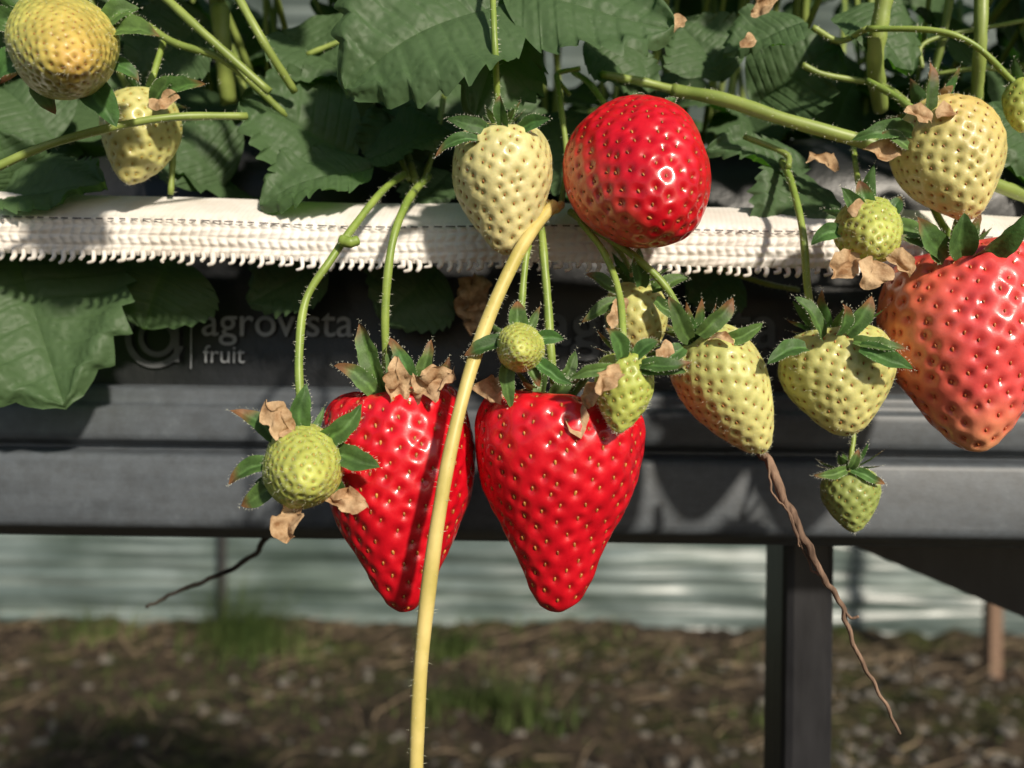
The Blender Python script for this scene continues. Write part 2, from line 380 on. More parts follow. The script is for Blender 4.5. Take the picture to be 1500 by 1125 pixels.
# H
E=berry((1218,490,.006),(1243,638,-.004),158,'ovate',YG,M_UNR,M_SEEDG,sp_px=19,calyx=dict(n=9,len=70,w=28,e=(5,40),curl=0.4,dry=1,dlen=30),hairs=700)
stem(E,[(1218,492,.006),(1198,480,.004),(1184,430,.003),(1176,340,.004),(1160,270,.015),(1145,235,.03)],11,10)
sepals(E,[(1205,495,-.008,1165,448,-.012,30),(1225,490,-.010,1236,446,-.014,28),(1240,490,-.008,1272,432,-.010,30),(1260,510,-.012,1335,535,-.014,30),(1250,500,-.01,1325,508,-.014,22),(1180,510,-.01,1120,530,-.012,28)])
# I
E=berry((1243,688,.012),(1252,780,.010),82,'ovate',c_pale((0.25,0.34,0.07),(0.35,0.40,0.12),(0.16,0.2,0.05)),M_UNR,M_SEEDY,sp_px=15,calyx=dict(n=9,len=52,w=18,e=(-5,35),curl=0.3),hairs=300,**GK)
stem(E,[(1243,690,.012),(1247,665,.012),(1250,630,.014),(1240,560,.02),(1225,480,.03)],7,7)
sepals(E,[(1240,688,.006,1192,690,.004,16),(1246,688,.006,1300,700,.004,16),(1245,686,.006,1262,662,.004,14)])
# J
E=berry((930,418,.014),(938,522,.010),92,'round',YG,M_UNR,M_SEEDY,sp_px=17,calyx=dict(n=8,len=58,w=24,e=(0,50),curl=0.4,dry=1,dlen=30),hairs=300)
stem(E,[(930,420,.014),(915,380,.016),(880,330,.02)],8,8)
sepals(E,[(938,420,.002,942,372,.0,26),(905,428,.002,858,412,.0,24),(905,440,.0,850,465,.0,20),(955,425,.002,1010,415,.0,24),(960,440,.0,1005,470,.0,22)])
petals(E,[(910,440,-.002,905,485,-.004,26)])
# K
E=berry((918,522,-.020),(906,634,-.026),90,'ovate',GREEN,M_UNR,M_SEEDY,sp_px=16.5,calyx=dict(n=6,len=60,w=24,e=(0,40),curl=0.4),hairs=600,seedk=1.25,**GK)
stem(E,[(918,524,-.020),(913,495,-.020),(907,430,-.012),(885,370,-.004),(850,325,.006)],11,10)
sepals(E,[(910,525,-.028,890,478,-.03,28),(930,525,-.026,965,500,-.028,24),(940,535,-.028,1012,538,-.03,26),(935,540,-.028,1000,560,-.028,22),(900,540,-.028,840,560,-.028,20)])
petals(E,[(905,540,-.030,880,585,-.034,30),(880,560,-.028,858,600,-.026,26),(960,520,-.024,988,510,-.022,24)])
# L
E=berry((765,505,-.006),(760,516,-.030),72,'round',GREEN,M_UNR,M_SEEDY,sp_px=12,calyx=dict(n=4,len=55,w=20,e=(5,20),curl=0.1,r0=0.3),hairs=500,seedk=1.4,**GK)
stem(E,[(765,505,-.006),(764,450,-.006),(770,380,-.004),(775,360,-.002)],11,10)
sepals(E,[(760,490,-.016,762,440,-.016,28),(740,500,-.018,680,513,-.018,28),(745,525,-.018,738,596,-.018,24),(780,500,-.016,825,498,-.016,22),(780,525,-.018,835,560,-.018,22),(770,530,-.018,790,565,-.018,22)])
# M
E=berry((1270,322,.004),(1277,362,-.016),94,'round',GREEN,M_UNR,M_SEEDY,sp_px=15,calyx=dict(n=4,len=65,w=22,e=(5,25),curl=0.2,r0=0.3),hairs=500,seedk=1.3,**GK)
stem(E,[(1270,322,.004),(1264,300,.006),(1256,260,.015),(1250,215,.03)],8,8)
sepals(E,[(1255,325,-.006,1232,276,-.008,28),(1268,322,-.006,1264,264,-.008,28),(1290,325,-.006,1325,292,-.006,24),(1300,335,-.006,1368,338,-.008,32),(1235,340,-.006,1188,354,-.006,26)])
petals(E,[(1250,370,-.012,1212,402,-.014,42),(1280,380,-.014,1272,428,-.016,46),(1300,375,-.012,1340,400,-.012,38),(1245,315,-.01,1270,300,-.01,26)])
# N
E=berry((1368,168,.012),(1422,320,.000),150,'ovate',c_pale((0.48,0.48,0.14),(0.70,0.62,0.25),blush=(0.3,-0.5,0.9,0.3)),M_UNR,M_SEEDG,sp_px=19,calyx=dict(n=8,len=62,w=28,e=(0,40),curl=0.4,dry=2,dlen=40),hairs=600)
stem(E,[(1368,170,.012),(1335,158,.012),(1310,140,.015),(1270,118,.02)],11,10)
sepals(E,[(1355,175,.0,1352,95,-.002,32),(1335,195,.0,1252,180,.0,30),(1330,215,-.002,1290,205,-.002,20)])
petals(E,[(1360,175,-.004,1325,160,-.006,34),(1320,215,.0,1268,225,.0,34),(1370,170,-.004,1400,160,-.004,26)])
# O
E=berry((84,48,-.002),(106,98,-.040),148,'round',ORG,M_UNR,M_SEEDG,sp_px=16,calyx=dict(n=5,len=105,w=40,e=(5,20),curl=0.2,r0=0.3),hairs=700,pit=.14,bulge=.10)
stem(E,[(88,52,.0),(110,20,.004),(140,-30,.01)],12,12)
sepals(E,[(150,60,-.018,232,50,-.02,46),(150,40,-.018,205,20,-.018,38),(130,120,-.018,162,190,-.018,46),(60,110,-.018,85,165,-.016,34),(50,90,-.018,-10,120,-.018,50),(30,40,-.018,-20,40,-.016,38),(150,90,-.016,200,118,-.016,30)])
# P
E=berry((216,146,.022),(186,268,.012),110,'ovate',YG,M_UNR,M_SEEDY,sp_px=17,calyx=dict(n=8,len=48,w=22,e=(0,40),curl=0.4,dry=1,dlen=30),hairs=300)
stem(E,[(216,148,.022),(225,110,.025),(240,60,.03)],9,9)
sepals(E,[(235,150,.008,300,115,.006,34),(225,150,.008,262,125,.006,26)])
petals(E,[(222,152,.004,262,142,.002,26)])
# Q
E=berry((1500,128,.012),(1496,192,.006),56,'ovate',GREEN,M_UNR,M_SEEDY,sp_px=15,calyx=dict(n=7,len=40,w=20,e=(0,40),curl=0.4,dry=2,dlen=24))
stem(E,[(1500,130,.012),(1482,118,.012),(1430,68,.01),(1370,45,.012),(1270,42,.02)],8,9)

# ---------------------------------------------------------------- runner and twigs
E=empty('strawberry_runner')
stem(E,[(812,300,.004),(790,325,.0),(760,370,-.005),(722,450,-.012),(690,540,-.019),(664,640,-.024),(645,740,-.026),(628,860,-.026),(616,980,-.026),(611,1080,-.026),(609,1180,-.026),(607,1400,-.026)],20,22,M_RUN,'runner',True,1500,n=14)
stem(E,[(800,300,.006),(812,306,.004),(822,300,.008)],18,12,M_RUN,'joint',False)
E=empty('dry_twig'); a=Acc()
def wander(path,amp,seed):
    out=path.copy()
    for i,p in enumerate(path): out[i]=p+amp*np.array(noise.noise_vector(Vector((i*0.33,seed,0))))
    return out
pth=wander(catmull([P(*p) for p in [(1105,655,.012),(1128,678,.006),(1150,735,.002),(1180,790,.0),(1205,845,.0),(1232,888,.0),(1250,942,.0),(1285,1010,.0),(1320,1074,.0)]],10),.0007,3)
tube(a,pth,np.interp(np.linspace(0,1,len(pth)),[0,.25,.6,1],[7.5,6.5,4,2.2])*K,8,wob=0.18)
pth=wander(catmull([P(*p) for p in [(1118,664,.01),(1141,700,.004),(1162,770,.0),(1188,830,.002),(1200,842,.0)]],10),.0006,8)
tube(a,pth,np.linspace(3.5,2,len(pth))*K,6,wob=0.3)
pth=wander(catmull([P(*p) for p in [(1124,670,.005),(1130,720,.003),(1156,752,.0),(1172,800,.0)]],10),.0008,18)
tube(a,pth,np.linspace(2,1.2,len(pth))*K,6,wob=0.3)
pth=catmull([P(*p) for p in [(1236,892,.0),(1246,905,-.001),(1258,903,-.002)]],6)
tube(a,pth,np.full(len(pth),2*K),6,wob=0.5)
a.obj('twig',M_TWIG,E)
E=empty('bare_twig'); a=Acc()
pth=wander(catmull([P(*p) for p in [(395,785,.09),(360,822,.09),(300,850,.09),(250,872,.09),(212,890,.09)]],10),.0008,30)
tube(a,pth,np.linspace(6,3.5,len(pth))*K,8,wob=0.15); a.obj('twig',simple('dark_bark',(0.015,0.012,0.01),(0.05,0.04,0.03),100,0.9),E)

# ---------------------------------------------------------------- plant foliage
PL=empty('strawberry_plant')
def leaf(acc,base,tip,W,nrmv,col,teeth=10,spt=8,ncol=9,fold=0.25,bend=0.25,quilt=0.032):
    base=np.asarray(base,float); tip=np.asarray(tip,float); X=tip-base; L=np.linalg.norm(X); X/=L
    Zv=nrmv-np.dot(nrmv,X)*X; Zv=nrm(Zv); Y=np.cross(Zv,X)
    nr=teeth*spt+1; s=np.linspace(0,1,nr); f=(s*teeth)%1.0; f[-1]=0
    amp=np.clip((s-0.12)*8,0,1)*0.6/teeth*np.clip((1.0-s)*9,0.5,1)
    tw=rng.uniform(0.6,1.15,teeth+1)[np.minimum((s*teeth).astype(int),teeth)]; amp=amp*tw
    saw=np.where(f<0.7,(f/0.7)**1.2,(1-(f-0.7)/0.3)); 
    hw=W/2/L
    xo=s; yo=hw*np.sin(np.pi*s**0.88)**0.72; yo[-1]=0
    xo=xo+amp*saw*0.75; yo=yo+amp*saw*0.8*np.clip((1-s)*5,0,1)
    xm=s*(0.5+0.5*s); C=np.linspace(0,1,ncol); V=[];CC=[]
    wv=random.random()*6
    for sgn in (-1,1):
        c=C[None,:]; x=xm[:,None]*(1-c)+xo[:,None]*c; y=yo[:,None]*c
        fz=np.where(f<0.7,f/0.7,(1-f)/0.3)[:,None]
        vein=np.exp(-((1-fz)/0.20)**2)*(1-0.6*c)*np.clip(c*10,0,1)*(s[:,None]>0.08)
        mid=np.exp(-(y/0.016)**2)
        h=-quilt*np.maximum(vein*0.8,mid)*0.6+fold*np.abs(y)-bend*(x-0.4)**2+0.035*np.sin(5*x+wv+sgn*3*y)+0.045*np.sin(9*x*c+wv*2)*c+0.02*np.sin(17*x+wv*3+11*y*sgn)*c-0.25*bend*(y*1.6)**2
        vv=np.maximum(vein*0.55,mid*0.9)[...,None]
        V.append((base+L*(x[...,None]*X+sgn*y[...,None]*Y+h[...,None]*Zv)).reshape(-1,3))
        CC.append((np.array(col)*(1-vv)+np.array(col)*np.array([3.4,2.4,2.8])*vv).reshape(-1,3))
    F=gridF(nr,ncol); acc.add(V[0],F[:,::-1],CC[0]); acc.add(V[1],F,CC[1])
LG=(0.066,0.155,0.030); DG=(0.018,0.054,0.014); MG=(0.045,0.122,0.026)
LF=Acc(); ns=lambda *v: nrm(np.array(v))
def lf(a,b,W,n,col,**kw): leaf(LF,P(*a),P(*b),W*K*sc((a[2]+b[2])/2),ns(*n),col,**kw)
lf((15,345,.045),(85,582,.022),275,(0.25,-1,0.35),MG,teeth=9,spt=9)
lf((250,372,.05),(205,478,.045),185,(0.1,-1,0.1),LG)
lf((752,-22,.012),(500,108,-.002),285,(0.05,-1,0.45),MG,teeth=10)
lf((738,-10,.016),(990,18,.006),225,(0.15,-1,0.5),MG,teeth=9,fold=0.1)
lf((738,20,.024),(706,160,.010),165,(0.5,-0.9,0.35),DG,teeth=8)
lf((525,225,.04),(352,140,.03),190,(0.0,-1,0.4),MG,teeth=9)
lf((545,235,.03),(376,288,.02),140,(0.1,-0.8,0.8),MG,teeth=9)
lf((530,225,.035),(668,190,.03),110,(0.1,-0.8,0.7),DG)
lf((-20,285,.03),(150,262,.025),150,(0,-0.7,0.8),MG)
lf((30,285,.04),(-10,190,.03),110,(0.2,-0.9,0.5),LG)
lf((600,255,.045),(560,140,.045),110,(0.1,-1,0.2),DG)
lf((660,250,.045),(600,300,.03),90,(0.1,-0.8,0.5),DG)
lf((1190,240,.04),(1040,210,.03),90,(0.1,-0.8,0.6),MG)
lf((1195,250,.035),(1120,345,.02),120,(0.2,-0.9,0.5),DG)
lf((1060,120,.05),(1000,20,.05),150,(0.1,-0.9,0.5),DG)
lf((1100,150,.05),(1230,60,.04),170,(0.1,-0.9,0.5),DG)
lf((1180,30,.03),(1060,70,.03),120,(0,-0.8,0.8),MG)
lf((1230,10,.04),(1345,95,.03),150,(0.2,-0.9,0.6),MG)
lf((1460,140,.03),(1530,260,.02),130,(0,-1,0.4),MG)
lf((410,40,.05),(520,110,.04),150,(0,-0.9,0.7),DG)
lf((300,20,.05),(200,120,.05),150,(0.2,-0.9,0.4),DG)
lf((330,270,.055),(250,180,.05),140,(0.2,-0.9,0.4),DG)
lf((80,200,.05),(0,120,.05),150,(0.2,-0.9,0.4),DG)
lf((860,60,.04),(960,140,.035),130,(0.2,-0.9,0.6),DG)
lf((800,160,.05),(850,290,.045),140,(0.2,-0.9,0.3),DG)
lf((640,390,.05),(560,470,.045),150,(0.1,-1,0.2),DG)
lf((480,380,.05),(360,440,.045),120,(0.1,-1,0.4),DG)
lf((1080,390,.05),(1010,440,.045),110,(0.1,-1,0.2),DG)
LF.obj('near_leaves',M_LEAF,PL)
FL=Acc(); ST=Acc()
def cluster(c,Lf,nv,colk=1.0):
    a0=random.uniform(0,6.28); t1=nrm(np.cross(nv,[math.cos(a0),0.2,math.sin(a0)])); t2=np.cross(nv,t1)
    col=np.array(random.choice([DG,DG,MG,MG,LG]))*random.uniform(0.8,1.2)*colk
    for an in (0,1.5,-1.5):
        an+=random.uniform(-.2,.2); d=math.cos(an)*t1+math.sin(an)*t2-0.1*nv
        leaf(FL,c+d*0.004,c+d*Lf,Lf*random.uniform(.72,.9),nv+0.25*rng.normal(size=3),col,teeth=7,spt=4,ncol=4)
    root=np.array([c[0]*0.85+random.uniform(-.03,.03),0.14+random.uniform(-.04,.04),ZC(330,.05)])
    mid=(root+c)/2+np.array([0,random.uniform(-.02,.01),.02])
    tube(ST,catmull([root,mid,c],6),np.full(13,random.uniform(.0009,.0016)),7)
for i in range(200):
    x=random.uniform(-.34,.34); y=random.uniform(.055,.26); z=random.uniform(ZC(300,.05),ZC(300,.05)+.06+0.75*max(0,y-.0)*0.9+.05)
    if i%4==0: y=random.uniform(.2,.30); z=random.uniform(ZC(250,.05),ZC(250,.05)+.24); 
    cluster(np.array([x,y,z]),random.uniform(.032,.052),ns(random.uniform(-.7,.7),random.uniform(-1,-.2),random.uniform(.1,1.0)))
for i in range(40):  # extra clusters mostly above the view, added to shade the foliage behind
    x=random.uniform(-.32,.32); y=random.uniform(.01,.10); z=ZC(-150,y)+random.uniform(0,.05)
    cluster(np.array([x,y,z]),random.uniform(.036,.05),ns(random.uniform(-.5,.5),random.uniform(-.8,-.2),random.uniform(.5,1.0)))
FL.obj('foliage',M_LEAF,PL); ST.obj('petioles',M_STALKD,PL)
for pts,r in [
 ([(985,132,.03),(1060,146,.025),(1150,175,.02),(1280,212,.018),(1400,250,.02),(1540,300,.03)],20),
 ([(1303,-40,.02),(1290,30,.022),(1282,90,.026),(1290,160,.04)],25),
 ([(1438,-40,.03),(1436,60,.03),(1430,150,.04)],19),
 ([(1395,-20,.04),(1375,80,.045),(1340,180,.05)],12),
 ([(180,10,.03),(250,60,.025),(330,90,.025),(420,170,.035)],11),
 ([(235,-10,.02),(300,50,.02),(395,135,.025)],13),
 ([(340,-20,.02),(385,60,.02),(432,135,.03)],13),
 ([(-20,252,-.01),(60,216,-.008),(150,190,-.004),(250,172,.0),(362,170,.01)],12),
 ([(255,200,.03),(250,285,.03)],9),
 ([(815,110,.03),(822,160,.025),(830,235,.02),(822,300,.012)],9),
 ([(850,100,.03),(815,110,.03),(835,140,.03)],7),
 ([(580,130,.05),(590,200,.045),(610,270,.035)],12),
 ([(545,140,.05),(575,200,.045),(600,265,.035)],8),
 ([(650,140,.05),(640,200,.045),(620,270,.035)],9),
 ([(1090,200,.03),(1150,225,.025),(1155,245,.02)],9),
 ([(1175,95,.03),(1210,110,.03),(1290,125,.03),(1330,150,.02)],9),
 ([(1190,40,.03),(1230,60,.03),(1270,42,.02)],9),
 ([(1350,100,.04),(1360,60,.04),(1500,30,.04)],7),
 ([(1500,110,.04),(1440,100,.04),(1360,110,.045)],7),
 ([(322,10,.05),(325,60,.05),(335,150,.06)],26),
 ([(450,80,.045),(500,60,.045)],8),
 ([(1060,395,.04),(1120,415,.04),(1170,425,.045)],8),
 ([(880,110,.03),(940,120,.035),(1000,135,.035)],13)]:
    stem(PL,pts,r,r*0.95,M_STALKD,'petiole',True,2000)
petals(PL,[(970,45,.02,1006,32,.018,30),(1100,20,.02,1140,10,.02,34),(1085,66,.02,1112,62,.02,20),(700,405,.045,680,490,.045,50),(690,410,.045,720,450,.04,40),(1180,235,.02,1235,250,.02,20)])
Lq=Acc()
leaf(Lq,P(430,70,.05),P(450,150,.05),40*K,ns(0,-1,.2),(0.25,0.28,0.14),teeth=6,spt=5,ncol=5); Lq.obj('pale_leaf',M_LEAF,PL)

# ---------------------------------------------------------------- woven strap
E=empty('woven_strap'); SY=0.020; TILT=-0.011
def strap_mat():
    m,nt,b=mat('white_webbing'); v=objcoord(nt); n=noisetex(nt,v,60,4,0.65)
    r=ramp(nt,n,[(0.25,(0.68,0.62,0.56)),(0.55,(0.84,0.81,0.77))]); 
    n2=noisetex(nt,objcoord(nt,(1,1,3)),14,4,0.7); r2=ramp(nt,n2,[(0.33,(0.85,0.81,0.76)),(0.55,(1,1,1))])
    c=mixc(nt,1.0,r.outputs[0],r2.outputs[0],'MULTIPLY'); nt.links.new(c,b.inputs['Base Color'])
    b.inputs['Roughness'].default_value=0.55; return m
MW=strap_mat(); ks=K*sc(SY); pitch=14.5*ks
nx=1900; xs=np.linspace(-0.38,0.38,nx)
prof=[]; 
for i in range(9): t=i/8; prof.append((285+43*t, SY+0.012*(1-t)**1.3, 0))
for i in range(1,33): t=i/32; prof.append((328+58*t, SY-0.001*math.sin(t*3.1), t))
prof=np.array(prof); V=np.zeros((len(prof),nx,3))
rows=4
def sagf(x): return 0.0006*np.sin(x*23)+0.0004*np.sin(x*61+1)+TILT*x
for i,(py_,y_,t) in enumerate(prof):
    z=ZC(py_,SY); y=np.full(nx,y_)
    if t>0:
        ph=(t*rows)%1.0; row=int(t*rows*0.999); off=(row%2)*0.5; sl=1 if row%2 else -1
        rib=np.abs(np.sin(np.pi*(xs/pitch+off+0.45*ph*sl+0.10*np.sin(xs*210))))**0.8
        env=math.sin(math.pi*ph)**0.5 if t<1 else 0
        y=y-0.0010*rib*env*(0.85+0.25*np.sin(xs*331+i))
    else:
        y=y-0.00008*np.sin(2*np.pi*xs/(pitch*0.5)+i*0.9)
        y=y+0.0006*np.sin(xs*47+i*0.15)
    V[i,:,0]=xs; V[i,:,1]=y+0.0007*np.sin(xs*19+py_*0.01); V[i,:,2]=z+sagf(xs)
mkobj('webbing',V.reshape(-1,3),gridF(len(prof),nx)[:,::-1],MW,E)
a=Acc(); n_=int(0.76/pitch)
for i in range(n_):
    x=-0.38+i*pitch+rng.normal(0,pitch*0.08); zz=ZC(384,SY)+sagf(x)
    l=random.uniform(8,16)*ks; b_=random.uniform(-2,7)*ks
    pth=catmull([[x,SY-.0002,zz+3*ks],[x+2.5*ks,SY-.0008,zz-l*.45],[x+b_*0.3,SY-.0012,zz-l*.85],[x-b_,SY-.0008,zz-l]],4)
    tube(a,pth,np.linspace(4.4,2.6,len(pth))*ks*random.uniform(.8,1.2),6)
a.obj('fringe',MW,E)
a=Acc()
x=-0.38
while x<0.38:
    l=random.uniform(9,14)*ks; zz=ZC(334,SY)+sagf(x)
    y0=SY-0.0019+0.0007*math.sin(x*19+3.3)
    a.add([[x,y0,zz-1.0*ks],[x+l,y0,zz-1.0*ks],[x+l,y0,zz+1.0*ks],[x,y0,zz+1.0*ks]],[[0,1,2,3]]); x+=17*ks
a.obj('stitching',simple('dark_thread',(0.07,0.065,0.07),(0.16,0.14,0.14),200,0.8),E,False)

# ---------------------------------------------------------------- grow bag
E=empty('grow_bag'); GY=0.064
def bagy(x,z):
    v=noise.noise(Vector((x*9,z*22,1.3)))*0.004+noise.noise(Vector((x*30+z*30,z*60,4)))*0.0012
    return GY+v
m,nt,b=mat('black_plastic'); b.inputs['Base Color'].default_value=(0.010,0.011,0.013,1); b.inputs['Roughness'].default_value=0.42
bump(nt,b,noisetex(nt,objcoord(nt),90,4),0.3,0.002); M_BAG=m
xs2=np.linspace(-1.2,1.2,700); zt=ZC(300,GY); zb=ZC(625,GY); pf=[]
for i in range(40): 
    t=i/39; pf.append((0,zb+(zt-zb)*t))
for i in range(1,12):
    a_=i/11*math.pi/2; pf.append((0.03*(1-math.cos(a_)),zt+0.03*math.sin(a_)))
for i in range(1,12): pf.append((0.03+0.15*i/11,zt+0.03))
for i in range(1,8): pf.append((0.18+0.002*i,zt+0.03-(zt-zb+.03)*i/7))
V=[]
for (dy,z) in pf:
    for x in xs2: V.append((x,bagy(x,z)+dy,z+ (noise.noise(Vector((x*20,dy*20,0)))*0.004 if dy>0 else 0)))
mkobj('bag',V,gridF(len(pf),len(xs2)),M_BAG,E)
M_PRINT=simple('grey_print',(0.20,0.215,0.235),(0.30,0.315,0.335),120,0.6)
M_PRINT2=simple('worn_print',(0.06,0.065,0.07),(0.12,0.125,0.135),60,0.6)
def text(s,px_,py_,size_px,bold=0.0,m=None):
    cu=bpy.data.curves.new('t','FONT'); cu.body=s; cu.size=1; cu.offset=bold; o=bpy.data.objects.new('t',cu)
    bpy.context.scene.collection.objects.link(o); dg=bpy.context.evaluated_depsgraph_get()
    me=bpy.data.meshes.new_from_object(o.evaluated_get(dg)); bpy.data.objects.remove(o)
    me.name='print'; o=bpy.data.objects.new('printed_text',me); link(o,E); me.materials.clear(); me.materials.append(m or M_PRINT)
    s_=size_px*K*sc(GY); o0=P(px_,py_,GY)
    for v in me.vertices:
        x=o0[0]+v.co.x*s_; z=o0[2]+v.co.y*s_; v.co=(x,bagy(x,z)-0.0014,z)
text('agrovista',293,491,63,0.005); text('fruit',296,531,37)
text('agrovista',795,505,96,0.012,M_PRINT2); 
a=Acc()
def ring(cx,cy,r,w,t0,t1,n=40):
    V=[];k_=K*sc(GY); o0=P(cx,cy,GY)
    for i in range(n+1):
        t=t0+(t1-t0)*i/n
        for rr in (r,r-w):
            x=o0[0]+rr*math.cos(t)*k_; z=o0[2]+rr*math.sin(t)*k_; V.append((x,bagy(x,z)-0.0014,z))
    a.add(V,gridF(n+1,2))
ring(225,495,44,9,0.5,6.0); ring(228,495,28,8,0,6.28)
def strip(a,x0,x1,z0,z1):
    p,q=P(x0,z1,GY),P(x1,z0,GY); V=[]
    for i in range(12):
        z=p[2]+(q[2]-p[2])*i/11
        for x in (p[0],q[0]): V.append((x,bagy(x,z)-0.0016,z))
    a.add(V,gridF(12,2))
strip(a,253,262,455,530)
a.obj('printed_logo',M_PRINT2,E,False)
a=Acc(); strip(a,277.5,280.5,455,540); a.obj('printed_rule',M_PRINT,E,False)

# ---------------------------------------------------------------- gutter
def chaikin(p,n=1):
    for _ in range(n):
        q=[p[0]]
        for a_,b_ in zip(p[:-1],p[1:]):
            a_=np.array(a_);b_=np.array(b_); l=np.linalg.norm(b_-a_); f=min(0.25,0.0012/l if l>0 else .25)
            q+= [a_+(b_-a_)*f,b_-(b_-a_)*f]
        q.append(p[-1]); p=q
    return p
m,nt,b=mat('grey_steel'); v=objcoord(nt,(1,1,6)); n1=noisetex(nt,v,12,5,0.7); n2=noisetex(nt,objcoord(nt),160,4,0.7)
r=ramp(nt,n1,[(0.3,(0.058,0.068,0.080)),(0.7,(0.098,0.112,0.128))]); r2=ramp(nt,n2,[(0.35,(0.82,0.8,0.78)),(0.62,(1.05,1.05,1.05)),(0.78,(1.45,1.42,1.34))])
nt.links.new(mixc(nt,1.0,r.outputs[0],r2.outputs[0],'MULTIPLY'),b.inputs['Base Color']); b.inputs['Roughness'].default_value=0.5; b.inputs['Metallic'].default_value=0.0
bump(nt,b,n2,0.12,0.0008); M_STEEL=m
E=empty('metal_gutter')
pp=[(0.100,640),(0.074,574),(0.060,569),(0.0545,575),(0.0545,596),(0.0520,602),(0.0520,652),(0.0580,657),(0.0580,664),(0.0500,672),(0.0490,776),(0.0530,784),(0.0600,789),(0.0620,794)]
pp=[(y,ZC(p_,y)) for y,p_ in pp]
pp+= [(0.22,pp[-1][1]),(0.25,pp[-1][1]+.01),(0.262,pp[1][1]),(0.25,pp[1][1]+0.001),(0.24,pp[-1][1]+.03)]
pp=chaikin(pp,2); xg=np.linspace(-2.5,2.5,260)
V=[(x,y+0.0006*math.sin(x*9+z*80),z+0.0005*math.sin(x*7)-0.004*x) for (y,z) in pp for x in xg]
mkobj('channel',V,gridF(len(pp),len(xg)),M_STEEL,E)
GB=ZC(794,.062)-.0012
def box(acc,x0,x1,y0,y1,z0,z1,bv=0.003):
    c=[(x0+bv,y0),(x1-bv,y0),(x1-bv*.3,y0+bv*.3),(x1,y0+bv),(x1,y1-bv),(x1-bv,y1),(x0+bv,y1),(x0,y1-bv),(x0,y0+bv),(x0+bv*.3,y0+bv*.3)]
    n=len(c); V=[(x,y,z) for z in (z0,z1) for x,y in c]; F=[[i,(i+1)%n,n+(i+1)%n,n+i] for i in range(n)]
    F+= [list(range(n))[::-1],[n+i for i in range(n)]]
    V=np.array(V,float)
    b0=acc.n; acc.V.append(V); acc.F+= [[b0+i for i in f] for f in F]; acc.n+=len(V)
M_POST=simple('black_paint',(0.008,0.008,0.010),(0.024,0.024,0.027),90,0.4,sc3=(1,1,.3),b_s=.3,b_d=.001)
E=empty('metal_post'); a=Acc(); pA=P(1150,900,.1); pB=P(1225,900,.1)
box(a,pA[0],pB[0],.1,.128,-.05,GB+0.0005,0.0035)
box(a,pA[0]-.012,pB[0]+.012,.09,.14,GB-.004,GB-.0005,.002)
a.obj('post',M_POST,E,False)
E=empty('steel_brace'); a=Acc()
p1=P(1250,797,.15); p2=P(1500,905,.15); p3=P(1900,1075,.15)
z0=GB-0.001; poly=[(p1[0]-.01,z0),(p3[0]+.1,z0),(p3[0]+.1,p3[2]-.055),(p3[0],p3[2]),(p2[0],p2[2]),(p1[0],p1[2]-.001)]
n=len(poly); V=[(x,y,z) for y in (.155,.161) for x,z in poly]
a.add(V,np.zeros((0,4),int)); a.F=[list(range(n)),[n+i for i in range(n)][::-1]]+[[i,n+i,n+(i+1)%n,(i+1)%n] for i in range(n)]
a.obj('gusset_plate',M_POST,E,False)

# ---------------------------------------------------------------- ground
def dens(a0,a1,step,far):
    c=list(np.arange(a0,a1,step)); g=step; x=a1
    up=[]; 
    while x<far: up.append(x); g*=1.35; x+=g
    g=step; x=a0-step; dn=[]
    while x>-far: dn.append(x); g*=1.35; x-=g
    return np.array(dn[::-1]+c+up+[far])
gx=dens(-3.6,3.6,0.022,200); gy=dens(1.9,4.3,0.018,200)
def gz(x,y):
    if abs(x)>6 or y>7 or y<-2: return 0.0
    v=noise.fractal(Vector((x*1.3,y*1.3,0)),1.0,2.0,4)*0.035+noise.fractal(Vector((x*9,y*9,3)),0.9,2.1,4)*0.028
    f=max(0,1-abs(y-3.72)/0.35); v+=0.03*f*(0.7+0.9*noise.noise(Vector((x*2.3,0,7))))-0.05*f*max(0,min(1,x))
    return v
V=[(x,y,gz(x,y)) for y in gy for x in gx]
m,nt,b=mat('soil'); v=objcoord(nt); n1=noisetex(nt,v,1.6,6,0.72); n2=noisetex(nt,v,26,7,0.8); 
r1=ramp(nt,n1,[(0.36,(0.034,0.025,0.019)),(0.48,(0.085,0.064,0.045)),(0.55,(0.06,0.055,0.026)),(0.63,(0.055,0.07,0.018))])
r2=ramp(nt,n2,[(0.38,(0.3,0.28,0.27)),(0.52,(1.0,1.0,1.0)),(0.68,(2.6,2.4,2.1))])
nt.links.new(mixc(nt,1.0,r1.outputs[0],r2.outputs[0],'MULTIPLY'),b.inputs['Base Color']); b.inputs['Roughness'].default_value=0.95
b.inputs['Specular IOR Level'].default_value=0.2; bump(nt,b,n2,1.0,0.03)
mkobj('ground',V,gridF(len(gy),len(gx)),m)
import bmesh
a=Acc(); bm=bmesh.new(); bmesh.ops.create_icosphere(bm,subdivisions=2,radius=1); bm.verts.ensure_lookup_table()
IV=np.array([v.co[:] for v in bm.verts]); IF=np.array([[v.index for v in f.verts] for f in bm.faces]); bm.free()
for i in range(800):
    cl_=random.random()<.5
    x=random.gauss(1.4,.6) if cl_ else random.uniform(-3.2,3.2); y=random.uniform(2.1,3.6); r=random.uniform(.005,.03)*random.uniform(.4,1)
    V=IV*(1+0.25*rng.normal(size=(len(IV),1)).clip(-1,1)*0.6)*np.array([random.uniform(.7,1.4),random.uniform(.7,1.3),random.uniform(.4,.8)])*r+np.array([x,y,gz(x,y)+r*.1])
    a.add(V,IF)
a.obj('gravel',simple('stone',(0.05,0.043,0.036),(0.22,0.20,0.17),25,0.9),None,False)
a=Acc()
